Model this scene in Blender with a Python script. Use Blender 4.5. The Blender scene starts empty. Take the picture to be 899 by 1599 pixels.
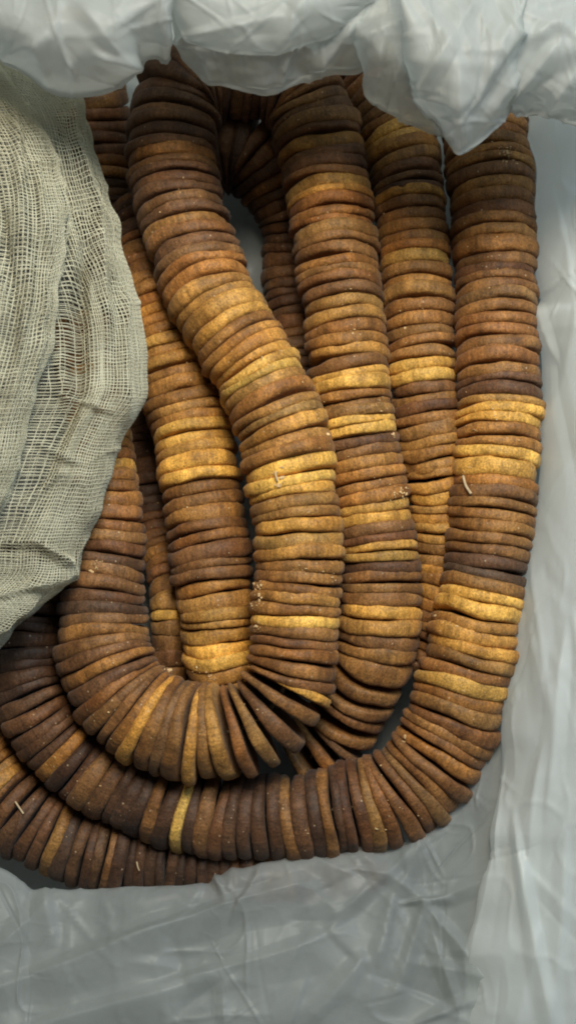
import bpy, math, random
import numpy as np
from mathutils import Matrix, Vector

random.seed(7)
RNG = np.random.default_rng(7)
scene = bpy.context.scene
COL = scene.collection
R = math.radians

# ------------------------------------------------------------------ camera
W, H = 899.0, 1599.0
DIST, TILT, SCALE = 0.54, R(7.0), 0.00032          # metres, tilt from straight down, metres per photo pixel
CENTRE = Vector((0, 0, 0.05))
FPX = DIST / SCALE
cam_d = bpy.data.cameras.new('camera')
cam = bpy.data.objects.new('camera', cam_d)
COL.objects.link(cam)
cam.location = CENTRE + Vector((0, -math.sin(TILT), math.cos(TILT))) * DIST
cam.rotation_euler = (TILT, 0, 0)
cam_d.sensor_fit = 'VERTICAL'
cam_d.sensor_height = 24.0
cam_d.lens = 24.0 * FPX / H
cam_d.clip_start, cam_d.clip_end = 0.01, 50
cam_d.dof.use_dof = True
cam_d.dof.focus_distance = DIST - 0.015
cam_d.dof.aperture_fstop = 5.0
scene.camera = cam

# ------------------------------------------------------------------ light
world = bpy.data.worlds.new('World')
scene.world = world
world.use_nodes = True
bg = world.node_tree.nodes['Background']
bg.inputs['Color'].default_value = (0.80, 0.93, 1.0, 1)
bg.inputs['Strength'].default_value = 0.06


def area(name, loc, target, size, power, colour):
    d = bpy.data.lights.new(name, 'AREA')
    d.shape = 'DISK'
    d.size = size
    d.energy = power
    d.color = colour
    o = bpy.data.objects.new(name, d)
    COL.objects.link(o)
    o.location = loc
    o.rotation_euler = (Vector(target) - Vector(loc)).to_track_quat('-Z', 'Y').to_euler()
    return o


area('ceiling_lamp', (0.05, 0.34, 0.70), (0.05, -0.02, 0.05), 0.32, 6.5, (1.0, 0.93, 0.76))
area('window_light', (0.52, 0.52, 0.90), (0.05, 0.02, 0.08), 0.8, 8.6, (0.56, 0.79, 1.0))

scene.view_settings.view_transform = 'Standard'
scene.view_settings.look = 'None'
scene.view_settings.exposure = 0.0
scene.view_settings.gamma = 1.0
scene.cycles.max_bounces = 8
scene.cycles.transparent_max_bounces = 24
scene.cycles.filter_width = 2.0

# ------------------------------------------------------------------ helpers
CT, ST = math.cos(TILT), math.sin(TILT)
CAMP = np.array(cam.location)


def unproject(px, py, z):
    """photo pixel (arrays) and height in metres -> world point on that height"""
    px, py, z = np.broadcast_arrays(np.asarray(px, float), np.asarray(py, float), np.asarray(z, float))
    x = (px - W / 2) / FPX
    y = -(py - H / 2) / FPX
    d = np.stack([x, y * CT + ST, y * ST - CT], -1)
    t = (z - CAMP[2]) / d[..., 2]
    return CAMP + d * t[..., None]


def cr(a, n):
    """Catmull-Rom resampling of control rows along axis 0"""
    a = np.asarray(a, float)
    k = len(a)
    p = np.concatenate([2 * a[:1] - a[1:2], a, 2 * a[-1:] - a[-2:-1]])
    t = np.linspace(0, k - 1, n)
    i = np.minimum(t.astype(int), k - 2)
    f = (t - i).reshape((-1,) + (1,) * (a.ndim - 1))
    p0, p1, p2, p3 = p[i], p[i + 1], p[i + 2], p[i + 3]
    return 0.5 * (2 * p1 + (p2 - p0) * f + (2 * p0 - 5 * p1 + 4 * p2 - p3) * f ** 2 + (3 * p1 - p0 - 3 * p2 + p3) * f ** 3)


def hash2(ix, iy, seed):
    h = (ix.astype(np.int64) * 374761393 + iy.astype(np.int64) * 668265263 + seed * 974634777) & 0xFFFFFFFF
    h = ((h ^ (h >> 13)) * 1274126177) & 0xFFFFFFFF
    h = (h ^ (h >> 16)) & 0xFFFFFFFF
    return h / 4294967295.0 * 2 - 1


def vnoise(x, y, seed=0):
    x, y = np.asarray(x, float), np.asarray(y, float)
    ix, iy = np.floor(x), np.floor(y)
    fx, fy = x - ix, y - iy
    ux, uy = fx * fx * fx * (fx * (fx * 6 - 15) + 10), fy * fy * fy * (fy * (fy * 6 - 15) + 10)
    a, b = hash2(ix, iy, seed), hash2(ix + 1, iy, seed)
    c, d = hash2(ix, iy + 1, seed), hash2(ix + 1, iy + 1, seed)
    return (a * (1 - ux) + b * ux) * (1 - uy) + (c * (1 - ux) + d * ux) * uy


def fbm(x, y, seed=0, octv=3):
    s, a = 0, 1
    for k in range(octv):
        s = s + a * vnoise(x * 2 ** k, y * 2 ** k, seed + k * 17)
        a *= 0.5
    return s


def make_mesh(name, verts, quads=None, tris=None, smooth=True, uv=None):
    me = bpy.data.meshes.new(name)
    faces = []
    verts = np.asarray(verts, np.float32)
    nq = 0 if quads is None else len(quads)
    nt = 0 if tris is None else len(tris)
    me.vertices.add(len(verts))
    me.vertices.foreach_set('co', verts.ravel())
    loops = np.concatenate([np.asarray(quads, np.int32).ravel() if nq else np.zeros(0, np.int32),
                            np.asarray(tris, np.int32).ravel() if nt else np.zeros(0, np.int32)])
    me.loops.add(len(loops))
    me.loops.foreach_set('vertex_index', loops)
    me.polygons.add(nq + nt)
    start = np.concatenate([np.arange(nq) * 4, nq * 4 + np.arange(nt) * 3]).astype(np.int32)
    me.polygons.foreach_set('loop_start', start)
    me.polygons.foreach_set('use_smooth', np.full(nq + nt, smooth))
    if uv is not None:
        l = me.uv_layers.new(name='UVMap')
        l.data.foreach_set('uv', np.asarray(uv, np.float32)[loops].ravel())
    me.update(calc_edges=True)
    me.validate()
    return me


def link(name, mesh, mat, parent=None):
    o = bpy.data.objects.new(name, mesh)
    COL.objects.link(o)
    if mat is not None and not mesh.materials:
        mesh.materials.append(mat)
    if parent is not None:
        o.parent = parent
        o.location = -Vector(parent.location)
    return o


def empty(name, loc, label, cat, group=None):
    o = bpy.data.objects.new(name, None)
    o.empty_display_size = 0.02
    o.location = loc
    COL.objects.link(o)
    o['label'] = label
    o['category'] = cat
    if group:
        o['group'] = group
    return o


def grid_quads(nv, nu):
    i = np.arange(nv * nu).reshape(nv, nu)
    return np.stack([i[:-1, :-1], i[:-1, 1:], i[1:, 1:], i[1:, :-1]], -1).reshape(-1, 4)


def normals(S):
    du = np.gradient(S, axis=1)
    dv = np.gradient(S, axis=0)
    n = np.cross(du, dv)
    n /= np.linalg.norm(n, axis=-1, keepdims=True) + 1e-12
    return np.where(n[..., 2:3] < 0, n, n) 


# ------------------------------------------------------------------ materials
def new_mat(name):
    m = bpy.data.materials.new(name)
    m.use_nodes = True
    nt = m.node_tree
    nt.nodes.clear()
    return m, nt, nt.nodes, nt.links


def node(ns, kind, **kw):
    n = ns.new(kind)
    for k, v in kw.items():
        if k in n.inputs:
            n.inputs[k].default_value = v
        else:
            setattr(n, k, v)
    return n


def fig_material():
    m, nt, ns, ls = new_mat('dried_fig_skin')
    out = node(ns, 'ShaderNodeOutputMaterial')
    bs = node(ns, 'ShaderNodeBsdfPrincipled', Roughness=0.6)
    bs.inputs['Specular IOR Level'].default_value = 0.28
    bs.inputs['Sheen Weight'].default_value = 0.06
    bs.inputs['Sheen Roughness'].default_value = 0.5
    info = node(ns, 'ShaderNodeObjectInfo')
    tc = node(ns, 'ShaderNodeTexCoord')
    w = node(ns, 'ShaderNodeMath', operation='MULTIPLY')
    w.inputs[1].default_value = 50
    ls.new(info.outputs['Random'], w.inputs[0])
    # blotches of the skin
    n1 = node(ns, 'ShaderNodeTexNoise', noise_dimensions='4D', Scale=85.0, Detail=4.0, Roughness=0.6)
    ls.new(tc.outputs['Object'], n1.inputs['Vector']); ls.new(w.outputs[0], n1.inputs['W'])
    r1 = node(ns, 'ShaderNodeMapRange')
    r1.inputs['From Min'].default_value = 0.3; r1.inputs['From Max'].default_value = 0.72
    r1.inputs['To Min'].default_value = 0.55; r1.inputs['To Max'].default_value = 1.35
    ls.new(n1.outputs['Fac'], r1.inputs['Value'])
    # fibres running across the rim
    mp = node(ns, 'ShaderNodeMapping')
    mp.inputs['Scale'].default_value = (1, 1, 0.16)
    ls.new(tc.outputs['Object'], mp.inputs['Vector'])
    n2 = node(ns, 'ShaderNodeTexNoise', noise_dimensions='4D', Scale=480.0, Detail=3.0, Roughness=0.6)
    ls.new(mp.outputs[0], n2.inputs['Vector']); ls.new(w.outputs[0], n2.inputs['W'])
    r2 = node(ns, 'ShaderNodeMapRange')
    r2.inputs['From Min'].default_value = 0.3; r2.inputs['From Max'].default_value = 0.7
    r2.inputs['To Min'].default_value = 0.68; r2.inputs['To Max'].default_value = 1.3
    ls.new(n2.outputs['Fac'], r2.inputs['Value'])
    mul = node(ns, 'ShaderNodeMath', operation='MULTIPLY')
    ls.new(r1.outputs[0], mul.inputs[0]); ls.new(r2.outputs[0], mul.inputs[1])
    # fine grain
    n3 = node(ns, 'ShaderNodeTexNoise', noise_dimensions='4D', Scale=1150.0, Detail=2.0, Roughness=0.7)
    ls.new(tc.outputs['Object'], n3.inputs['Vector']); ls.new(w.outputs[0], n3.inputs['W'])
    r3 = node(ns, 'ShaderNodeMapRange')
    r3.inputs['From Min'].default_value = 0.3; r3.inputs['From Max'].default_value = 0.7
    r3.inputs['To Min'].default_value = 0.5; r3.inputs['To Max'].default_value = 1.5
    ls.new(n3.outputs['Fac'], r3.inputs['Value'])
    mul2 = node(ns, 'ShaderNodeMath', operation='MULTIPLY')
    ls.new(mul.outputs[0], mul2.inputs[0]); ls.new(r3.outputs[0], mul2.inputs[1])
    sc = node(ns, 'ShaderNodeVectorMath', operation='SCALE')
    ls.new(info.outputs['Color'], sc.inputs[0]); ls.new(mul2.outputs[0], sc.inputs['Scale'])
    # reddish brown stains that differ from fig to fig
    n4 = node(ns, 'ShaderNodeTexNoise', noise_dimensions='4D', Scale=42.0, Detail=3.0)
    ls.new(tc.outputs['Object'], n4.inputs['Vector']); ls.new(w.outputs[0], n4.inputs['W'])
    r4 = node(ns, 'ShaderNodeMapRange')
    r4.inputs['From Min'].default_value = 0.42; r4.inputs['From Max'].default_value = 0.62
    r4.inputs['To Min'].default_value = 0.0; r4.inputs['To Max'].default_value = 0.75
    ls.new(n4.outputs['Fac'], r4.inputs['Value'])
    mx = node(ns, 'ShaderNodeMix', data_type='RGBA', blend_type='MULTIPLY')
    mx.inputs['B'].default_value = (0.56, 0.46, 0.36, 1)
    ls.new(r4.outputs[0], mx.inputs['Factor'])
    ls.new(sc.outputs[0], mx.inputs['A'])
    # sugar specks
    n5 = node(ns, 'ShaderNodeTexVoronoi', voronoi_dimensions='4D', Scale=520.0)
    ls.new(tc.outputs['Object'], n5.inputs['Vector']); ls.new(w.outputs[0], n5.inputs['W'])
    sep = node(ns, 'ShaderNodeSeparateColor')
    ls.new(n5.outputs['Color'], sep.inputs[0])
    g1 = node(ns, 'ShaderNodeMath', operation='GREATER_THAN'); g1.inputs[1].default_value = 0.93
    ls.new(sep.outputs[0], g1.inputs[0])
    g2 = node(ns, 'ShaderNodeMath', operation='LESS_THAN'); g2.inputs[1].default_value = 0.26
    ls.new(n5.outputs['Distance'], g2.inputs[0])
    g3 = node(ns, 'ShaderNodeMath', operation='MULTIPLY')
    ls.new(g1.outputs[0], g3.inputs[0]); ls.new(g2.outputs[0], g3.inputs[1])
    g4 = node(ns, 'ShaderNodeMath', operation='MULTIPLY'); g4.inputs[1].default_value = 0.45
    ls.new(g3.outputs[0], g4.inputs[0])
    mx2 = node(ns, 'ShaderNodeMix', data_type='RGBA')
    mx2.inputs['B'].default_value = (0.62, 0.45, 0.28, 1)
    ls.new(g4.outputs[0], mx2.inputs['Factor']); ls.new(mx.outputs['Result'], mx2.inputs['A'])
    ls.new(mx2.outputs['Result'], bs.inputs['Base Color'])
    b1 = node(ns, 'ShaderNodeBump', Strength=0.55, Distance=0.0007)
    ls.new(n2.outputs['Fac'], b1.inputs['Height'])
    b2 = node(ns, 'ShaderNodeBump', Strength=0.5, Distance=0.0004)
    ls.new(n3.outputs['Fac'], b2.inputs['Height']); ls.new(b1.outputs[0], b2.inputs['Normal'])
    b3 = node(ns, 'ShaderNodeBump', Strength=0.5, Distance=0.002)
    ls.new(n1.outputs['Fac'], b3.inputs['Height']); ls.new(b2.outputs[0], b3.inputs['Normal'])
    ls.new(b3.outputs[0], bs.inputs['Normal'])
    ls.new(bs.outputs[0], out.inputs['Surface'])
    return m


def plastic_material(name, clear, white, rough=0.4):
    m, nt, ns, ls = new_mat(name)
    out = node(ns, 'ShaderNodeOutputMaterial')
    tc = node(ns, 'ShaderNodeTexCoord')
    n1 = node(ns, 'ShaderNodeTexNoise', Scale=26.0, Detail=5.0, Roughness=0.6, Distortion=0.8)
    ls.new(tc.outputs['Object'], n1.inputs['Vector'])
    mp = node(ns, 'ShaderNodeMapping'); mp.inputs['Scale'].default_value = (1.0, 0.35, 1.0)
    mp.inputs['Rotation'].default_value = (0, 0, 0.5)
    ls.new(tc.outputs['Object'], mp.inputs['Vector'])
    n2 = node(ns, 'ShaderNodeTexNoise', noise_type='RIDGED_MULTIFRACTAL', Scale=38.0, Detail=3.0, Distortion=0.6)
    ls.new(mp.outputs[0], n2.inputs['Vector'])
    bs = node(ns, 'ShaderNodeBsdfPrincipled', Roughness=rough)
    bs.inputs['Base Color'].default_value = (white * 0.97, white * 1.0, white * 0.98, 1)
    bs.inputs['Specular IOR Level'].default_value = 0.42
    tr = node(ns, 'ShaderNodeBsdfTranslucent'); tr.inputs['Color'].default_value = (white * 0.97, white * 1.0, white * 0.98, 1)
    tp = node(ns, 'ShaderNodeBsdfTransparent'); tp.inputs['Color'].default_value = (0.93, 0.96, 0.95, 1)
    b1 = node(ns, 'ShaderNodeBump', Strength=0.12, Distance=0.003)
    ls.new(n1.outputs['Fac'], b1.inputs['Height'])
    b2 = node(ns, 'ShaderNodeBump', Strength=0.07, Distance=0.002)
    ls.new(n2.outputs['Fac'], b2.inputs['Height']); ls.new(b1.outputs[0], b2.inputs['Normal'])
    ls.new(b2.outputs[0], bs.inputs['Normal']); ls.new(b2.outputs[0], tr.inputs['Normal'])
    m1 = node(ns, 'ShaderNodeMixShader'); m1.inputs[0].default_value = 0.62
    ls.new(bs.outputs[0], m1.inputs[1]); ls.new(tr.outputs[0], m1.inputs[2])
    m2 = node(ns, 'ShaderNodeMixShader')
    r = node(ns, 'ShaderNodeMapRange')
    r.inputs['From Min'].default_value = 0.3; r.inputs['From Max'].default_value = 0.7
    r.inputs['To Min'].default_value = clear * 0.7; r.inputs['To Max'].default_value = clear * 1.4
    ls.new(n1.outputs['Fac'], r.inputs['Value']); ls.new(r.outputs[0], m2.inputs[0])
    ls.new(m1.outputs[0], m2.inputs[1]); ls.new(tp.outputs[0], m2.inputs[2])
    ls.new(m2.outputs[0], out.inputs['Surface'])
    return m


def cotton_material():
    m, nt, ns, ls = new_mat('unbleached_cotton_thread')
    out = node(ns, 'ShaderNodeOutputMaterial')
    tc = node(ns, 'ShaderNodeTexCoord')
    n1 = node(ns, 'ShaderNodeTexNoise', Scale=60.0, Detail=4.0)
    ls.new(tc.outputs['Object'], n1.inputs['Vector'])
    rp = node(ns, 'ShaderNodeValToRGB')
    rp.color_ramp.elements[0].position = 0.3; rp.color_ramp.elements[0].color = (0.53, 0.50, 0.37, 1)
    rp.color_ramp.elements[1].position = 0.7; rp.color_ramp.elements[1].color = (0.67, 0.64, 0.49, 1)
    ls.new(n1.outputs['Fac'], rp.inputs[0])
    bs = node(ns, 'ShaderNodeBsdfPrincipled', Roughness=0.85)
    bs.inputs['Specular IOR Level'].default_value = 0.15
    ls.new(rp.outputs[0], bs.inputs['Base Color'])
    tr = node(ns, 'ShaderNodeBsdfTranslucent')
    ls.new(rp.outputs[0], tr.inputs['Color'])
    mx = node(ns, 'ShaderNodeMixShader'); mx.inputs[0].default_value = 0.25
    ls.new(bs.outputs[0], mx.inputs[1]); ls.new(tr.outputs[0], mx.inputs[2])
    ls.new(mx.outputs[0], out.inputs['Surface'])
    return m


def plain_material(name, colour, rough=0.8, scale=90.0, var=0.3):
    m, nt, ns, ls = new_mat(name)
    out = node(ns, 'ShaderNodeOutputMaterial')
    tc = node(ns, 'ShaderNodeTexCoord')
    n1 = node(ns, 'ShaderNodeTexNoise', Scale=scale, Detail=4.0)
    ls.new(tc.outputs['Object'], n1.inputs['Vector'])
    rp = node(ns, 'ShaderNodeValToRGB')
    rp.color_ramp.elements[0].position = 0.3
    rp.color_ramp.elements[0].color = tuple(c * (1 - var) for c in colour) + (1,)
    rp.color_ramp.elements[1].position = 0.7
    rp.color_ramp.elements[1].color = tuple(min(1, c * (1 + var)) for c in colour) + (1,)
    ls.new(n1.outputs['Fac'], rp.inputs[0])
    bs = node(ns, 'ShaderNodeBsdfPrincipled', Roughness=rough)
    ls.new(rp.outputs[0], bs.inputs['Base Color'])
    b = node(ns, 'ShaderNodeBump', Strength=0.3, Distance=0.001)
    ls.new(n1.outputs['Fac'], b.inputs['Height']); ls.new(b.outputs[0], bs.inputs['Normal'])
    ls.new(bs.outputs[0], out.inputs['Surface'])
    return m


FIG = fig_material()
FILM = plastic_material('milky_plastic_film', 0.34, 0.62, 0.36)
PLIES = plastic_material('milky_plastic_film_in_several_plies', 0.20, 0.60, 0.40)
WALL = plastic_material('milky_plastic_film_lit', 0.08, 0.92, 0.30)  # same film, whitened so the right wall looks brightly lit
SINGLE = plastic_material('milky_plastic_film_single_ply', 0.42, 0.60, 0.33)
COTTON = cotton_material()
TWINE = plain_material('natural_twine', (0.42, 0.33, 0.2))
CRUMB = plain_material('fig_crumb', (0.52, 0.34, 0.16), 0.7, 300, 0.45)
STRAW = plain_material('dry_straw', (0.46, 0.34, 0.20), 0.7, 300, 0.2)
FLOOR = plain_material('grey_concrete_floor', (0.22, 0.22, 0.21), 0.9, 12, 0.2)

# ------------------------------------------------------------------ the floor under the bag
fv = np.array([(-1.5, -1.5, -0.040), (1.5, -1.5, -0.040), (1.5, 1.5, -0.040), (-1.5, 1.5, -0.040)])
fl = link('floor', make_mesh('floor', fv, quads=[(0, 1, 2, 3)], smooth=False), FLOOR)
fl['kind'] = 'structure'
fl['label'] = 'plain grey floor under the plastic bag'


# ------------------------------------------------------------------ the plastic bag
def creases(PX, PY, lst):
    """tent-shaped fold lines given in the photo's plane: (x0,y0,x1,y1,height_m,width_left,width_right)"""
    d = np.zeros_like(PX)
    for x0, y0, x1, y1, amp, wl, wr in lst:
        L = math.hypot(x1 - x0, y1 - y0)
        tx, ty = (x1 - x0) / L, (y1 - y0) / L
        s = (PX - x0) * tx + (PY - y0) * ty
        n = -(PX - x0) * ty + (PY - y0) * tx
        n = n + 0.05 * L * np.sin(s / L * 3.1 + x0)*0.4
        f = np.clip(s / L, 0, 1)
        along = np.clip(np.minimum((s + 0.15 * L) / (0.3 * L), (1.15 * L - s) / (0.3 * L)), 0, 1)
        wl_, wr_ = wl * (0.6 + 0.5 * f), wr * (0.6 + 0.5 * f)
        q = np.where(n < 0, -n / wl_, n / wr_)
        d += amp * along * np.clip(1 - q, 0, None) ** 1.15
    return d


def random_creases(n, box, ang, spread, amp, seed, length=(60, 220), width=(8, 40)):
    r = random.Random(seed)
    out = []
    for _ in range(n):
        x, y = r.uniform(box[0], box[2]), r.uniform(box[1], box[3])
        a = R(ang + r.gauss(0, spread))
        L = r.uniform(*length)
        out.append((x - math.cos(a) * L / 2, y - math.sin(a) * L / 2, x + math.cos(a) * L / 2, y + math.sin(a) * L / 2,
                    r.choice((1, 1, -0.7)) * amp * r.uniform(0.4, 1.0), r.uniform(*width), r.uniform(*width)))
    return out


def film(name, ctrl, nv, nu, folds=(), low=0.0025, lowscale=90, seed=0, parent=None, cloth=False, mat=None, soft=0.45, crease=0.6):
    """ctrl[rows][cols] of (photo x, photo y, height cm) -> draped sheet"""
    c = np.asarray(ctrl, float)
    d = cr(c, nv)
    d = np.swapaxes(cr(np.swapaxes(d, 0, 1), nu), 0, 1)
    PX, PY, Z = d[..., 0], d[..., 1], d[..., 2] / 100
    S = unproject(PX, PY, Z)
    N = normals(S)
    sgn = np.sign(np.median(N[..., 2])) or 1
    N = N * sgn
    wx = PX + 18 * vnoise(PX / 60, PY / 60, seed + 5)
    wy = PY + 18 * vnoise(PX / 60 + 9, PY / 60, seed + 6)
    if not cloth:
        low *= soft
    disp = low * fbm(PX / lowscale, PY / lowscale, seed, 2)
    rid = 1 - np.abs(vnoise(wx / 70, wy / 110, seed + 31)) * 2
    disp = disp + low * 0.55 * np.clip(rid, 0, 1) ** 5
    rid = 1 - np.abs(vnoise(wx / 26, wy / 38, seed + 33)) * 2
    disp = disp + low * 0.11 * np.clip(rid, 0, 1) ** 4
    disp = disp + creases(PX, PY, folds) * (1 if cloth else crease)
    if not cloth:                       # hairline creases in the thin film
        rc = random.Random(seed + 900)
        b = (PX.min(), max(-60, PY.min()), PX.max(), PY.max())
        disp = disp + creases(PX, PY, random_creases(int(18 + (b[2] - b[0]) * (b[3] - b[1]) / 9000), b, rc.choice((60, 110)), 45, 0.0009, seed + 901, (40, 190), (2.5, 7)))
    S = S + N * disp[..., None]
    if cloth:
        return S, PX, PY
    o = link(name, make_mesh(name, S.reshape(-1, 3), quads=grid_quads(nv, nu)), mat or FILM, parent)
    return o


RAISE = 4.0


def lobe(name, tops, edges, z_top, z_mid, z_edge, nv=110, nu=130, under=(0.86, 0.55), zu=(1.2, 2.6), **kw):
    k = len(edges)
    z_top, z_mid, z_edge = z_top + RAISE, z_mid + RAISE, z_edge + RAISE
    t = np.array(tops, float)
    e = np.array(edges, float)
    if len(t) != k:
        t = np.stack([np.interp(np.linspace(0, 1, k), np.linspace(0, 1, len(t)), t[:, j]) for j in (0, 1)], -1)
    rows = []
    for f, z in ((0, z_top), (0.35, z_top * 0.4 + z_mid * 0.6), (0.62, z_mid), (0.86, z_mid * 0.6 + z_edge * 0.4), (0.97, z_edge + 0.35), (1.0, z_edge)):
        p = t + (e - t) * f
        rows.append(np.concatenate([p, np.full((k, 1), z)], 1))
    for f, dz in zip(under, zu):
        p = t + (e - t) * f
        rows.append(np.concatenate([p, np.full((k, 1), z_edge - dz)], 1))
    return film(name, rows, nv, nu, **kw)


bag = empty('plastic_bag', (0, 0, 0), 'milky white crumpled plastic bag lining the box around the strung figs', 'plastic bag')

# floor of the bag
xs, ys = np.linspace(-260, 1160, 44), np.linspace(-260, 1860, 60)
film('bag_floor', [[(x, y, -1.9 * math.exp(-((x - 330) / 300) ** 2 - ((y - 450) / 480) ** 2)
                     + 3.0 * math.exp(-((x - 386) / 48) ** 2 - ((y - 420) / 90) ** 2)) for x in xs] for y in ys], 120, 90, low=0.0016, seed=3, parent=bag,
     folds=random_creases(30, (100, 100, 800, 1400), 80, 50, 0.002, 5))

xs = np.linspace(-260, 1160, 8)
# back wall behind the bunched folds
film('back_wall', [[(x, 240, -1.6) for x in xs], [(x, 170, -1.2) for x in xs], [(x, 100, 1.0) for x in xs],
                   [(x, 40, 7.5) for x in xs], [(x, -40, 13.0) for x in xs], [(x, -200, 16.0) for x in xs]],
     90, 130, low=0.004, seed=11, parent=bag, folds=random_creases(25, (0, 0, 900, 200), 85, 20, 0.004, 8))

# right wall: (y, x of its visible left edge)
wall_edge = [(-120, 850), (60, 845), (190, 822), (260, 838), (330, 836), (420, 838), (470, 846), (495, 836), (560, 847), (640, 846), (720, 843),
             (800, 833), (900, 820), (1000, 803), (1080, 788), (1150, 781), (1200, 780), (1250, 774), (1300, 764), (1335, 768), (1390, 750), (1440, 744), (1490, 728), (1540, 727), (1600, 712), (1700, 700)]
rows = []
for y, x in wall_edge:
    lift = min(1, max(0, (y - 1080) / 260)) * 0.8
    rows.append([(x + 34 - 10 * lift, y, 0.6 + 4.0 * lift), (x + 6, y, 2.5 + 3.4 * lift), (x, y, 4.6 + 2.6 * lift), (x + 12, y, 6.0 + 1.6 * lift),
                 (x + 45, y, 7.4 + .9 * lift), (x + 95, y, 8.5 + .4 * lift), (x + 170, y, 9.4), (x + 300, y, 10.2)])
film('right_wall', rows, 300, 130, low=0.0022, lowscale=150, seed=21, parent=bag, mat=WALL,
     folds=[(870, 560, 840, 480, 0.004, 25, 12), (850, 700, 899, 520, 0.003, 30, 40), (885, 1000, 850, 1250, 0.005, 18, 30),
            (800, 1300, 870, 1599, 0.006, 16, 26), (780, 1250, 740, 1500, 0.004, 22, 30), (845, 1180, 820, 1420, 0.004, 20, 30),
            (880, 1320, 860, 1600, 0.004, 16, 30), (840, 880, 860, 1120, 0.003, 24, 30)]
     + random_creases(16, (800, 250, 899, 1599), 88, 16, 0.0025, 4))

# lower front sheet, drawn up against the outermost figs
fe = [(-90, 1322), (0, 1352), (36, 1376), (66, 1392), (190, 1387), (310, 1388), (352, 1374), (400, 1352), (470, 1342), (560, 1332), (650, 1325),
      (690, 1290), (728, 1232), (766, 1160), (815, 1110), (860, 1060)]
rows = []
for dx, dy, z in ((6, 26, 0.8), (3, 8, 3.0), (0, 0, 4.2), (1, 14, 4.8), (4, 60, 5.3), (8, 130, 6.0), (8, 230, 6.8), (8, 340, 7.4), (8, 520, 8.2)):
    rows.append([(x + dx * (1 if x > 600 else 0), y + dy, z) for x, y in fe])
film('front_sheet', rows, 260, 320, low=0.0036, lowscale=110, seed=41, parent=bag, crease=0.8,
     folds=[(-60, 1560, 260, 1440, 0.007, 22, 60), (200, 1460, 470, 1385, 0.006, 18, 55), (20, 1620, 300, 1530, 0.006, 20, 60), (260, 1540, 520, 1455, 0.005, 18, 50),
            (0, 1480, 90, 1400, 0.004, 30, 40), (70, 1394, 85, 1470, 0.003, 16, 40),
            (665, 1412, 610, 1560, 0.004, 24, 18), (665, 1412, 760, 1530, 0.004, 20, 26), (665, 1412, 780, 1370, 0.004, 20, 24),
            (665, 1412, 560, 1330, 0.003, 24, 24), (630, 1412, 700, 1402, 0.004, 8, 10), (610, 1410, 590, 1500, 0.004, 14, 20),
            (770, 1170, 600, 1420, 0.004, 22, 30), (560, 1500, 480, 1599, 0.004, 30, 30), (690, 1300, 500, 1440, 0.004, 20, 40)]
     + random_creases(26, (250, 1340, 760, 1599), -50, 40, 0.0028, 9))

# bunched rim folds along the far end of the bag
lobe('rim_fold', [(-90, -120), (300, -120)],
     [(-90, 70), (0, 92), (40, 116), (72, 142), (112, 153), (160, 144), (197, 127), (220, 97), (243, 90), (262, 92), (266, 40)],
     12.5, 12.6, 9.2, seed=51, low=0.0045, lowscale=80, parent=bag, mat=PLIES, crease=0.4, soft=0.38,
     folds=[(150, 80, 215, 100, 0.008, 14, 26), (215, 105, 120, 10, 0.007, 20, 40), (0, 85, 85, 60, 0.006, 16, 30), (75, 130, 60, 60, 0.006, 20, 14)]
     + random_creases(10, (0, 0, 260, 130), -40, 40, 0.004, 12))
lobe('rim_fold', [(230, -120), (640, -120)],
     [(268, 30), (280, 74), (298, 104), (330, 128), (385, 139), (440, 137), (480, 118), (520, 106), (560, 96), (585, 50)],
     11.5, 11.6, 9.4, seed=61, low=0.004, lowscale=70, parent=bag, mat=SINGLE,
     folds=[(285, 70, 420, 82, 0.006, 14, 24), (440, 120, 470, 40, 0.006, 14, 14), (330, 110, 300, 30, 0.005, 14, 20), (480, 110, 550, 40, 0.006, 12, 18)]
     + random_creases(10, (270, 0, 560, 130), -30, 45, 0.004, 13))
lobe('rim_fold', [(225, -120), (640, -120)],
     [(262, 5), (278, 40), (300, 66), (345, 82), (420, 84), (490, 66), (545, 40), (580, 10)],
     12.6, 12.8, 11.2, seed=66, low=0.004, lowscale=80, parent=bag, mat=PLIES, crease=0.4, soft=0.38,
     folds=[(300, 50, 430, 30, 0.005, 14, 24), (430, 80, 470, 0, 0.005, 16, 20)])
lobe('rim_fold', [(440, -120), (760, -120)],
     [(548, 40), (563, 96), (573, 136), (584, 163), (612, 178), (648, 197), (690, 213), (716, 200), (735, 120)],
     12.4, 11.6, 8.2, seed=71, low=0.003, lowscale=80, parent=bag, mat=SINGLE,
     folds=[(610, 165, 630, 80, 0.005, 10, 14), (590, 150, 600, 60, 0.004, 16, 10), (560, 60, 700, 20, 0.006, 30, 30)]
     + random_creases(8, (560, 0, 700, 190), 70, 25, 0.0035, 14))
lobe('rim_fold', [(600, -130), (830, -130)],
     [(636, 60), (640, 118), (653, 165), (680, 198), (699, 226), (714, 241), (738, 232), (768, 207), (793, 184), (806, 150), (815, 60)],
     13.0, 13.2, 10.4, seed=81, low=0.0045, lowscale=70, parent=bag, mat=PLIES, crease=0.4, soft=0.38,
     folds=[(655, 150, 700, 60, 0.008, 14, 26), (715, 235, 720, 110, 0.008, 24, 30), (760, 190, 850, 60, 0.008, 16, 40), (740, 160, 800, 40, 0.006, 14, 20)]
     + random_creases(12, (640, 0, 820, 220), -60, 35, 0.004, 15))
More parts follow.
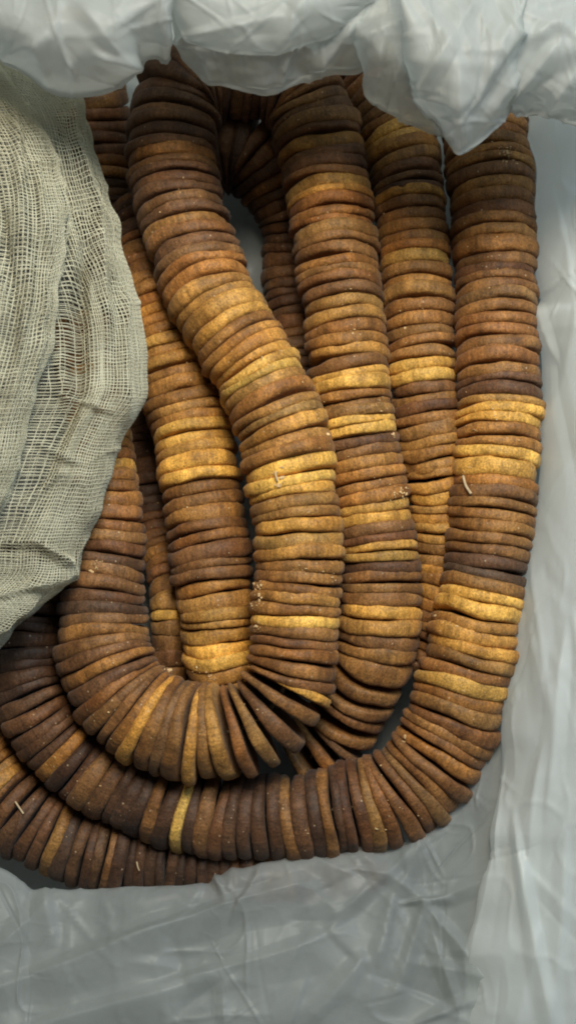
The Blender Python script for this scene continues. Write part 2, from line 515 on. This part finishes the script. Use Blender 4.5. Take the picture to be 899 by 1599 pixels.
lobe('rim_fold', [(720, -130), (1060, -130)],
     [(770, 120), (796, 170), (812, 181), (850, 180), (885, 190), (930, 196), (1010, 190)],
     13.2, 12.8, 10.0, seed=91, low=0.0045, lowscale=70, parent=bag, mat=PLIES, crease=0.4, soft=0.38,
     folds=[(790, 160, 870, 70, 0.009, 14, 30), (850, 180, 899, 110, 0.006, 14, 26), (830, 60, 899, 20, 0.006, 20, 30)]
     + random_creases(8, (760, 0, 899, 190), -40, 25, 0.004, 16))

# ------------------------------------------------------------------ strung dried figs
RAMP_T = [0.0, 0.22, 0.45, 0.7, 1.0]
RAMP_C = np.array([(0.062, 0.031, 0.018), (0.17, 0.074, 0.027), (0.325, 0.148, 0.036), (0.52, 0.268, 0.055), (0.78, 0.44, 0.088)])


def tone_colour(t):
    return np.array([np.interp(t, RAMP_T, RAMP_C[:, j]) for j in range(3)])


NT = 44
PROFILE = [(0.45, 1.0, 0), (0.80, 1.0, 0)]


def fig_mesh(r, t, kx, ky, seed, phase):
    """pressed fig: round-edged disc, axis along z; thinner towards the inside of a bend (kx, ky = curvature)"""
    rg = np.random.default_rng(seed)
    b = min(0.17, 0.5 * t / r * 0.92)
    prof = [(0.0, 0.72), (0.45, 0.82), (1 - b * 1.25, 0.97)]
    for a in (68, 45, 22, 0):
        a = R(a)
        prof.append((1 - b + b * math.cos(a) ** 0.66, math.sin(a) ** 0.80))
    prof = prof + [(p, -h) for p, h in prof[-2::-1]]
    th = np.arange(NT) * 2 * math.pi / NT
    c, s = np.cos(th), np.sin(th)
    out = 1 + sum(rg.normal(0, q) * np.cos(k * th + rg.uniform(0, 6.3)) for k, q in ((1, .016), (2, .016), (3, .012), (4, .008), (6, .006), (9, .005), (13, .004)))
    if rg.random() < 0.45:
        d = (th - rg.uniform(0, 6.3) + math.pi) % (2 * math.pi) - math.pi
        out = out - rg.uniform(.02, .06) * np.exp(-(d / rg.uniform(.12, .4)) ** 2)
    thick = 1 + sum(rg.normal(0, q) * np.cos(k * th + rg.uniform(0, 6.3)) for k, q in ((1, .09), (2, .07), (3, .05), (5, .03)))
    wob = sum(q * np.cos(k * th + phase * w + o) for k, q, w, o in ((1, .08, 23., 0.4), (2, .09, 31., 1.2), (3, .05, 41., 2.2), (5, .02, 57., 0.1)))
    wob = wob + sum(rg.normal(0, q) * np.cos(k * th + rg.uniform(0, 6.3)) for k, q in ((1, .03), (2, .028), (3, .025), (4, .018), (7, .014), (11, .008)))
    V = []
    for p, h in prof[1:-1]:
        rr = r * p * (1 + (out - 1) * p)
        x, y = rr * c, rr * s
        f = np.clip(1 - (kx * x + ky * y), 0.22, 1.22)
        z = h * t * 0.5 * f * (1 + (thick - 1) * p) + wob * t * p ** 2
        rim = (1 - abs(h))
        j = rg.normal(0, 0.00018, (NT, 3)) * (0.4 + 0.8 * rim)
        V.append(np.stack([x, y, z], -1) + j)
    m = len(V)
    V = np.concatenate([np.concatenate(V), [[0, 0, prof[0][1] * t / 2], [0, 0, -prof[0][1] * t / 2]]])
    i = np.arange(m * NT).reshape(m, NT)
    q = np.stack([i[:-1], np.roll(i[:-1], -1, 1), np.roll(i[1:], -1, 1), i[1:]], -1).reshape(-1, 4)[:, ::-1]
    t1 = np.stack([np.full(NT, m * NT), i[0], np.roll(i[0], -1)], -1)
    t2 = np.stack([np.full(NT, m * NT + 1), np.roll(i[-1], -1), i[-1]], -1)
    return make_mesh('dried_fig', V, quads=q, tris=np.concatenate([t1, t2]))


def tube_mesh(name, P, r, sides=6):
    P = np.asarray(P, float)
    T = np.gradient(P, axis=0); T /= np.linalg.norm(T, axis=1, keepdims=True)
    A = np.cross(T, (0.13, 0.21, 0.97)); A /= np.linalg.norm(A, axis=1, keepdims=True)
    B = np.cross(T, A)
    a = np.arange(sides) * 2 * math.pi / sides
    V = P[:, None] + r * (np.cos(a)[None, :, None] * A[:, None] + np.sin(a)[None, :, None] * B[:, None])
    i = np.arange(len(P) * sides).reshape(-1, sides)
    q = np.stack([i[:-1], np.roll(i[:-1], -1, 1), np.roll(i[1:], -1, 1), i[1:]], -1).reshape(-1, 4)
    return make_mesh(name, V.reshape(-1, 3), quads=q)


def fig_string(label, path, pitch_px, accents=(), seed=0, jitter=1.0, tone_jit=0.05, lean=0.0, splay=()):
    """path: (photo x, photo y, height cm, radius px, tone)"""
    d = cr(path, 900)
    P = unproject(d[:, 0], d[:, 1], d[:, 2] / 100)
    seg = np.linalg.norm(np.diff(P, axis=0), axis=1)
    s = np.concatenate([[0], np.cumsum(seg)])
    rg = random.Random(seed)
    at = lambda q: np.array([np.interp(q, s, P[:, j]) for j in range(3)])
    pa = lambda q: np.array([np.interp(q, s, d[:, j]) for j in range(5)])
    root = empty('fig_string', Vector(P[0]) * 0 + Vector((P[:, 0].mean(), P[:, 1].mean(), 0)), label, 'fig string', 'strings of dried figs coiled in the bag')
    q = 0.0
    figs = []
    while True:
        t = pitch_px * SCALE * min(1.55, max(0.68, rg.gauss(1, 0.17)))
        if q + t > s[-1]:
            break
        b_ = pa(q)
        if any(k > 2.3 and math.hypot(b_[0] - x, b_[1] - y) < w for x, y, w, k in splay):
            t *= 1.5
        figs.append((q + t / 2, t))
        q += t
    zs = rg.random() * 10
    drift = tdrift = wander = 0
    for n, (q, t) in enumerate(figs):
        p = at(q)
        a = pa(q)
        jit, thin = jitter, 1.0
        for x, y, w, k in splay:                 # where the string fans open the figs lean apart
            if math.hypot(a[0] - x, a[1] - y) < w:
                jit, thin = jitter * min(k, 1.9), (0.56 if k > 2.3 else 0.82)
        h = 0.006
        T0 = at(max(q - h, 0)); T1 = at(min(q + h, s[-1]))
        T = T1 - T0; T /= np.linalg.norm(T)
        h2 = 0.008
        Ta = at(q) - at(max(q - 2 * h2, 0)); Tb = at(min(q + 2 * h2, s[-1])) - at(q)
        Ta /= np.linalg.norm(Ta) + 1e-9; Tb /= np.linalg.norm(Tb) + 1e-9
        kap = (Tb - Ta) / (2 * h2)
        up = np.array([0, 0, 1.0])
        ax = T + lean * up + np.array([rg.gauss(0, .03), rg.gauss(0, .03), rg.gauss(0, .04)]) * jit
        ax /= np.linalg.norm(ax)
        side = np.cross(up, ax); side /= np.linalg.norm(side)
        up2 = np.cross(ax, side)
        drift = 0.75 * drift + rg.gauss(0, 0.013)
        r = a[3] * SCALE * (1 - (a[2] / 100 - 0.05) / DIST) * (1 + drift + rg.gauss(0, 0.010))
        wander = 0.85 * wander + rg.gauss(0, 0.014)
        p = p + (side * (wander + rg.gauss(0, 0.016)) + up2 * rg.gauss(0, 0.016)) * r * min(jit, 2)
        if rg.random() < 0.13:
            r *= rg.choice((0.94, 0.96, 1.035, 1.05))
        me = fig_mesh(r, t * 1.10 * thin, float(kap @ side), float(kap @ up2), seed * 1000 + n, q)
        o = bpy.data.objects.new('dried_fig', me)
        COL.objects.link(o)
        me.materials.append(FIG)
        M = Matrix(((side[0], up2[0], ax[0], p[0]), (side[1], up2[1], ax[1], p[1]), (side[2], up2[2], ax[2], p[2]), (0, 0, 0, 1)))
        o.parent = root
        o.matrix_basis = Matrix.Translation(-root.location) @ M
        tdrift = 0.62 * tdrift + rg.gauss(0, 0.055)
        tone = a[4] + tdrift + rg.gauss(0, tone_jit)  # path tone carries painted shade: lower at far arch, near bends, deep strings
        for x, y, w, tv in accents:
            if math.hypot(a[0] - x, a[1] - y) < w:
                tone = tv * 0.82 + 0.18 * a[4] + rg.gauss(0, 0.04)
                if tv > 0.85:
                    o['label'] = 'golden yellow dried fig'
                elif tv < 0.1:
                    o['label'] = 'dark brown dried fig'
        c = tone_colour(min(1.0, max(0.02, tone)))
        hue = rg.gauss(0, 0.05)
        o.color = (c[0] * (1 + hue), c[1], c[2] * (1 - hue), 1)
    link('twine', tube_mesh('twine', P[::6], 0.0009), TWINE, root)
    return root


G, M_, D_ = 0.95, 0.7, 0.06
fig_string('long fig string from the far arch down the middle, fanning open at its inner bend',
           [(470, 1195, 1.6, 60, .3), (520, 1150, 2.0, 60, .3), (560, 1090, 3.0, 61, .3), (585, 1030, 3.8, 62, .36), (593, 960, 4.2, 63, .42), (592, 880, 4.3, 63, .4), (582, 800, 4.4, 63, .42),
            (567, 720, 4.5, 64, .42), (552, 620, 4.6, 65, .46), (540, 530, 4.7, 66, .36), (528, 430, 4.8, 66, .34), (518, 340, 4.9, 70, .38), (506, 260, 5.0, 71, .36),
            (492, 200, 5.1, 70, .26), (472, 152, 5.2, 66, .2), (430, 130, 5.3, 63, .18), (378, 124, 5.4, 62, .16), (318, 127, 5.5, 69, .12),  # arch tones lowered: shade under the rim folds painted in
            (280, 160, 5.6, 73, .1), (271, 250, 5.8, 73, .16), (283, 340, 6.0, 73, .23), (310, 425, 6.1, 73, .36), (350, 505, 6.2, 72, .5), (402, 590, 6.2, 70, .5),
            (440, 680, 6.2, 72, .5), (458, 770, 6.2, 72, .55), (464, 860, 6.2, 72, .46), (461, 940, 6.2, 70, .5), (459, 1000, 6.2, 69, .42), (449, 1062, 6.1, 70, .36), (411, 1118, 6.0, 72, .3), (352, 1144, 5.8, 74, .29),
            (290, 1142, 5.6, 74, .28), (232, 1120, 5.5, 74, .28), (184, 1076, 5.4, 74, .29), (158, 1010, 5.3, 72, .31), (157, 935, 5.2, 68, .3), (168, 860, 5.0, 60, .25),
            (168, 780, 4.8, 52, .3), (158, 690, 4.4, 50, .3), (140, 600, 4.0, 50, .3), (120, 500, 3.5, 50, .3)],
           18.0,
           [(402, 590, 14, .9), (360, 515, 10, .72), (455, 748, 13, 1.0), (458, 776, 13, .98), (463, 820, 10, .8), (462, 968, 14, .95), (440, 1064, 10, .9), (405, 1120, 12, .75),
            (345, 1143, 12, .6), (300, 1143, 11, .62), (236, 1122, 11, .8), (175, 740, 16, .85), (455, 850, 9, .36), (460, 920, 10, .36),
            (552, 605, 14, .85), (560, 668, 14, .95), (585, 800, 13, .82), (590, 860, 12, .7), (592, 890, 12, .1), (595, 960, 13, .78), (520, 305, 16, .6), (505, 240, 9, .6), (535, 480, 12, .55),
            (545, 640, 9, .6), (560, 700, 14, .22), (290, 345, 12, .2)], seed=3,
           splay=[(445, 1075, 24, 2.2), (405, 1120, 62, 4.0), (335, 1144, 22, 2.2), (560, 1090, 50, 3.0), (500, 1160, 50, 3.5)])
fig_string('fig string lying left of centre that slips under the crossing string at both ends',
           [(222, 330, 1.6, 54, .2), (240, 420, 2.5, 60, .3), (258, 500, 3.1, 63, .4), (282, 590, 3.3, 66, .42), (304, 690, 3.5, 66, .55), (318, 780, 3.6, 64, .42), (330, 870, 3.7, 62, .38), (339, 950, 3.7, 60, .45), (345, 1020, 3.5, 57, .6), (356, 1085, 2.8, 55, .35), (372, 1150, 2.0, 55, .3)],
           18.3, [(298, 690, 14, .85), (305, 735, 18, .97), (343, 1016, 16, .98), (338, 985, 12, .66), (262, 530, 12, .55), (330, 830, 10, .3), (330, 890, 14, .22)], seed=5)
fig_string('thinnest fig string squeezed between the middle string and the outer string',
           [(545, 60, 3.0, 55, .25), (576, 130, 3.4, 57, .28), (608, 195, 3.7, 61, .3), (632, 270, 3.9, 61, .32), (644, 360, 4.0, 60, .4), (650, 450, 4.0, 58, .45), (656, 540, 3.9, 57, .38), (664, 620, 3.7, 56, .42),
            (676, 700, 3.5, 55, .4), (689, 780, 3.2, 54, .5), (696, 850, 2.9, 54, .42), (694, 920, 2.6, 54, .5), (680, 990, 2.0, 54, .3), (650, 1060, 1.8, 54, .25)],
           18.0, [(622, 232, 12, .72), (635, 320, 10, .75), (655, 575, 10, .98), (662, 597, 9, .85), (648, 410, 10, .7), (665, 640, 12, .2), (690, 890, 12, .7), (680, 730, 10, .45), (640, 290, 9, .14)], seed=7)
fig_string('thick outermost fig string down the right side and round the near bend',
           [(752, 130, 4.3, 66, .26), (758, 200, 4.5, 70, .28), (763, 280, 4.6, 71, .34), (769, 370, 4.7, 68, .38), (773, 460, 4.8, 67, .38), (777, 560, 4.9, 68, .36), (778, 650, 4.9, 69, .45), (772, 740, 4.9, 69, .48),
            (763, 820, 4.9, 67, .43), (753, 900, 4.9, 65, .44), (742, 970, 4.9, 68, .5), (727, 1050, 4.7, 72, .44), (706, 1128, 4.3, 75, .36), (668, 1196, 3.9, 76, .2), (602, 1248, 3.7, 73, .14), (510, 1266, 3.6, 66, .12),  # near bend tones lowered to paint in the falling light
            (420, 1275, 3.6, 64, .11), (330, 1268, 3.6, 64, .13), (245, 1248, 3.6, 64, .07), (165, 1212, 3.6, 63, .07), (98, 1158, 3.6, 62, .06), (54, 1088, 3.6, 61, .03), (42, 1010, 3.6, 60, .02), (52, 930, 3.5, 58, .03), (60, 850, 3.3, 58, .03)],
           18.0, [(800, 570, 0, .7), (777, 612, 22, .12), (777, 660, 12, .95), (775, 712, 13, 1.0), (773, 738, 10, .85), (767, 770, 8, .25), (753, 893, 12, .05), (755, 908, 8, .1), (745, 950, 18, .92), (735, 1005, 11, .74),
                  (725, 1062, 12, .72), (285, 1260, 12, .82), (315, 1268, 9, .5), (110, 1172, 14, .6), (450, 1277, 9, .42), (510, 1270, 9, .40), (330, 1268, 8, .2), (690, 1150, 12, .25), (570, 1255, 9, .34), (255, 1250, 8, .3)], seed=11)
fig_string('dark fig string at the near left corner, lowest under the outer string',
           [(-110, 1090, 2.0, 62, .35), (-50, 1170, 2.1, 64, .36), (10, 1240, 2.2, 66, .22), (75, 1292, 2.2, 66, .14), (150, 1320, 2.2, 62, .06), (240, 1337, 2.1, 60, .02), (330, 1346, 2.1, 58, .03), (420, 1348, 2.1, 57, .1), (510, 1342, 2.1, 56, .2), (600, 1318, 2.1, 56, .2)],  # low tones paint in the dimness of the near corner
           16.5, [(95, 1300, 9, .5), (0, 1230, 12, .5)], seed=13)
fig_string('narrow dark fig string deep in the gap beside the cloth, golden at its near end',
           [(190, 420, -.3, 46, .12), (205, 520, -.3, 46, .12), (216, 620, -.2, 46, .12), (230, 720, -.4, 44, .06), (244, 820, -.2, 42, .08), (262, 895, 1.2, 36, .36), (266, 955, 1.9, 33, .5), (266, 1015, 1.7, 33, .34), (266, 1080, 1.2, 34, .2)],  # upper tones hold painted shade of the deep gap
           20.0, [(265, 935, 8, .7), (266, 960, 12, .9)], seed=17)
fig_string('dark fig string curving low beneath the far arch around the bare gap',
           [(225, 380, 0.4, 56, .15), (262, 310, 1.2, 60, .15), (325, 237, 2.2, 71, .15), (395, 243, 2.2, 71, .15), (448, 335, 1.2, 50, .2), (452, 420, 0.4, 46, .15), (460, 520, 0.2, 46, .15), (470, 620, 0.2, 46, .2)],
           19.0, [], seed=19)
fig_string('dark fig string at the far left, half hidden under plastic folds and cloth',
           [(85, 50, 2.0, 58, .25), (135, 130, 2.0, 60, .3), (150, 215, 0.9, 58, .08), (160, 320, 0.2, 58, .04), (172, 410, 0.2, 58, .1), (174, 500, 0.2, 56, .1)],  # tones drop as painted shade where the string sinks
           20.0, [(130, 170, 14, .5)], seed=23)


# ------------------------------------------------------------------ cheesecloth woven of real threads
def sample(S, u, v):
    nv, nu = S.shape[:2]
    x, y = np.clip(u, 0, 1) * (nu - 1.001), np.clip(v, 0, 1) * (nv - 1.001)
    i, j = x.astype(int), y.astype(int)
    f, g = (x - i)[..., None], (y - j)[..., None]
    return (S[j, i] * (1 - f) + S[j, i + 1] * f) * (1 - g) + (S[j + 1, i] * (1 - f) + S[j + 1, i + 1] * f) * g


def thread_tubes(P, N, rad, sides=4):
    """P[k, m, 3]: k threads of m points"""
    T = np.gradient(P, axis=1); T /= np.linalg.norm(T, axis=-1, keepdims=True) + 1e-12
    A = np.cross(T, N); A /= np.linalg.norm(A, axis=-1, keepdims=True) + 1e-12
    B = np.cross(T, A)
    a = np.arange(sides) * 2 * math.pi / sides + math.pi / 4
    V = P[:, :, None] + rad[..., None, None] * (np.cos(a)[:, None] * A[:, :, None] * 1.2 + np.sin(a)[:, None] * B[:, :, None] * 0.8)
    k, m = P.shape[:2]
    i = np.arange(k * m * sides).reshape(k, m, sides)
    q = np.stack([i[:, :-1], np.roll(i[:, :-1], -1, 2), np.roll(i[:, 1:], -1, 2), i[:, 1:]], -1).reshape(-1, 4)
    return V.reshape(-1, 3), q


def gauze(S, spacing, rad, parent, seed, squeeze=0.35):
    N = normals(S)
    Lu = np.median(np.linalg.norm(np.diff(S, axis=1), axis=-1).sum(1))
    Lv = np.median(np.linalg.norm(np.diff(S, axis=0), axis=-1).sum(0))
    ku, kv = int(Lu / spacing), int(Lv / spacing)
    Vs, Qs, off = [], [], 0
    rg = np.random.default_rng(seed)
    for axis in (0, 1):
        k, other = (ku, kv) if axis == 0 else (kv, ku)
        m = other * 2 + 1
        a = (np.arange(k) + 0.5)[:, None] / k + rg.normal(0, 0.09 / k, (k, 1)) + np.zeros((1, m))
        b = np.linspace(0, 1, m)[None] + np.zeros((k, 1))
        u, v = (a, b) if axis == 0 else (b, a)
        # threads drift, bunch up and open out
        du = squeeze * 0.06 * fbm(u * 5, v * 9, seed + 3, 3) + squeeze * 0.004 * fbm(u * 18, v * 40, seed + 4, 2)
        dv = squeeze * 0.030 * fbm(u * 5 + 7, v * 12, seed + 5, 3) + squeeze * 0.002 * fbm(u * 20, v * 60, seed + 6, 2)
        P = sample(S, u + du, v + dv)
        Nn = sample(N, u + du, v + dv)
        wv = np.sin(np.arange(m)[None] * math.pi / 1.0 * 0.5 * 2 / 2 + np.arange(k)[:, None] * math.pi) * rad * 0.7
        P = P + Nn * wv[..., None]
        rr = rad * (1 + 0.28 * vnoise(a * k * 0.9, b * 40, seed + 9 + axis)) * (0.8 + 0.4 * rg.random((k, 1)))
        Vv, Q = thread_tubes(P, Nn, rr)
        Vs.append(Vv); Qs.append(Q + off); off += len(Vv)
    return link('gauze_layer', make_mesh('gauze_layer', np.concatenate(Vs), quads=np.concatenate(Qs)), COTTON, parent)


cloth = empty('cheesecloth', (-0.14, 0.05, 0), 'pale loosely woven cheesecloth bunched along the left side over the figs', 'cheesecloth')
low_edge = [(60, -60), (92, 20), (118, 85), (150, 122), (185, 138), (235, 151), (310, 170), (380, 190), (450, 214), (510, 228), (560, 231), (610, 228), (655, 207),
            (700, 187), (745, 172), (800, 150), (850, 130), (892, 124), (920, 100), (945, 74), (975, 38), (1005, 8), (1040, -30)]


def cloth_rows(dz, zscale=1.0, shrink=0):
    rows = []
    for y, x in low_edge:
        x = x - shrink
        rows.append([(-120, y, 10.2 + dz), (min(-60, x - 120), y, 10.4 + dz), (x - 105, y, 10.0 + dz), (x - 62, y, 9.8 + dz), (x - 28, y, 9.3 + dz), (x - 8, y, 8.4 + dz), (x, y, 7.2 + dz), (x - 10, y, 6.0 + dz)])
    return rows


low_folds = [(150, 330, 165, 520, 0.005, 14, 20), (128, 400, 125, 610, -0.010, 22, 26), (120, 620, 60, 780, -0.008, 20, 22), (200, 460, 190, 640, 0.004, 16, 18), (95, 560, 110, 640, 0.005, 14, 12),
             (160, 610, 60, 780, 0.004, 18, 22), (90, 740, 30, 800, 0.004, 12, 14), (0, 850, 60, 845, 0.005, 10, 16), (60, 845, 110, 880, 0.005, 10, 14), (0, 930, 115, 895, 0.004, 12, 18),
             (75, 270, 130, 420, 0.003, 12, 16), (110, 160, 150, 330, 0.004, 14, 18), (60, 690, 120, 720, 0.003, 8, 12), (0, 985, 60, 935, 0.003, 12, 14), (85, 610, 170, 640, 0.003, 8, 10)]
for dz, sd, sh in ((0.0, 101, 0), (-0.8, 103, 8)):
    S, _, _ = film('cheesecloth', cloth_rows(dz, shrink=sh), 420, 120, folds=low_folds, low=0.0024, lowscale=70, seed=sd, cloth=True)
    gauze(S, 0.00188, 0.00022, cloth, sd, 0.13)
up_edge = [(70, -40), (100, 4), (130, 22), (165, 46), (200, 66), (250, 88), (300, 101), (345, 106), (400, 102), (460, 95), (520, 84), (580, 70), (640, 52), (700, 38), (750, 24), (790, 4), (830, -25)]
for dz, sd, sh in ((0.0, 111, 0), (-0.4, 112, 5)):
    rows = [[(x - 190, y, 12.0 + dz), (x - 125, y, 12.0 + dz), (x - 72, y, 11.9 + dz), (x - 34, y, 11.6 + dz), (x - 10 - sh, y, 11.1 + dz), (x - sh, y, 10.5 + dz), (x - 10 - sh, y, 9.9 + dz)] for y, x in up_edge]
    S, _, _ = film('cheesecloth', rows, 380, 100, low=0.0024, lowscale=60, seed=sd, cloth=True,
                   folds=[(20, 180, 45, 420, 0.004, 14, 20), (45, 420, 20, 640, 0.004, 14, 18), (60, 260, 85, 420, 0.003, 10, 12), (0, 300, 25, 560, -0.004, 14, 20), (70, 430, 50, 620, 0.003, 8, 12)])
    gauze(S, 0.00180, 0.00022, cloth, sd, 0.13)


# ------------------------------------------------------------------ crumbs and straw
def surface_hit(px, py):
    dg = bpy.context.evaluated_depsgraph_get()
    p = unproject(px, py, 0.0)
    d = Vector(p - CAMP).normalized()
    ok, loc, nor, idx, ob, mt = scene.ray_cast(dg, Vector(CAMP), d)
    return (loc, nor, ob) if ok else (None, None, None)


bpy.context.view_layer.update()
clusters = [(432, 742, 10, 9), (436, 756, 7, 6), (594, 632, 9, 9), (624, 770, 12, 26), (402, 915, 9, 12), (404, 945, 12, 16), (400, 985, 8, 8), (264, 1048, 8, 10), (330, 1058, 9, 12), (305, 1048, 8, 7),
            (150, 884, 14, 12), (790, 240, 16, 34), (612, 680, 5, 5), (475, 890, 26, 14), (520, 905, 14, 7), (550, 518, 12, 5), (700, 960, 24, 16), (630, 1158, 6, 4), (500, 180, 40, 8), (740, 700, 50, 16), (300, 600, 60, 14),
            (640, 500, 50, 14), (560, 420, 50, 14), (460, 660, 50, 18), (180, 1010, 50, 16), (380, 1130, 60, 12), (450, 1270, 140, 20), (770, 400, 50, 18), (280, 300, 50, 10), (200, 1340, 120, 14), (720, 1050, 50, 16), (530, 700, 70, 26), (330, 800, 60, 22), (600, 1250, 70, 18), (640, 350, 60, 16), (130, 1180, 70, 18), (770, 650, 60, 22), (420, 560, 50, 18)]
rg = random.Random(77)
ico_v = []
phi = (1 + 5 ** .5) / 2
for a in (-1, 1):
    for b in (-phi, phi):
        ico_v += [(0, a, b), (a, b, 0), (b, 0, a)]
ico_v = np.array(ico_v) / 1.9
from itertools import combinations
ico_f = [f for f in combinations(range(12), 3) if all(np.linalg.norm(ico_v[i] - ico_v[j]) < 1.2 for i, j in combinations(f, 2))]
CV, CF = [], []
for cx, cy, sp, n in clusters:
    for _ in range(n):
        x, y = cx + rg.gauss(0, sp * .55), cy + rg.gauss(0, sp * .55)
        loc, nor, ob = surface_hit(x, y)
        if loc is None or not ob.name.startswith('dried_fig'):
            continue
        r_ = min(0.0008, 0.00022 + rg.expovariate(1 / 0.00016)) * (1.2 if sp < 20 else 0.75)
        st = np.array([rg.uniform(.5, 1.9), rg.uniform(.5, 1.5), rg.uniform(.3, .9)])
        v = ico_v * r_ * st * RNG.uniform(0.45, 1.3, (12, 1)) + np.array(loc) + np.array(nor) * r_ * .4
        CF += [tuple(i + len(CV) * 12 for i in f) for f in ico_f]
        CV.append(v)
cr_ = link('crumbs', make_mesh('crumbs', np.concatenate(CV), tris=CF, smooth=False), CRUMB)
cr_['kind'] = 'stuff'
cr_['label'] = 'pale crumbs and sugar grains sprinkled over the figs'
cr_['category'] = 'crumbs'


def straw(label, x0, y0, x1, y1, w=0.0007):
    a, na, oa = surface_hit(x0, y0)
    b, nb, ob = surface_hit(x1, y1)
    if a is None or b is None:
        return
    na, nb = Vector(na), Vector(nb)
    a = a + na * w * 1.6; b = b + nb * w * 1.6
    m = (a + b) / 2 + (na + nb) * w * 0.8
    o = link('straw_sliver', tube_mesh('straw_sliver', cr([a, m, b], 7), w, 5), STRAW)
    o['label'] = label
    o['category'] = 'straw'
    o['group'] = 'straw slivers lying on the figs'


straw('pale straw sliver stuck across a golden fig of the right-hand string', 724, 741, 737, 771, 0.0007)
straw('thin straw sliver on the figs at the near left corner', 24, 1252, 37, 1270, 0.0005)
straw('tiny upright straw sliver on the middle golden figs', 431, 736, 434, 752, 0.0005)
straw('thin pale straw sliver on the lowest near string by the front plastic', 214, 1345, 218, 1358, 0.0004)
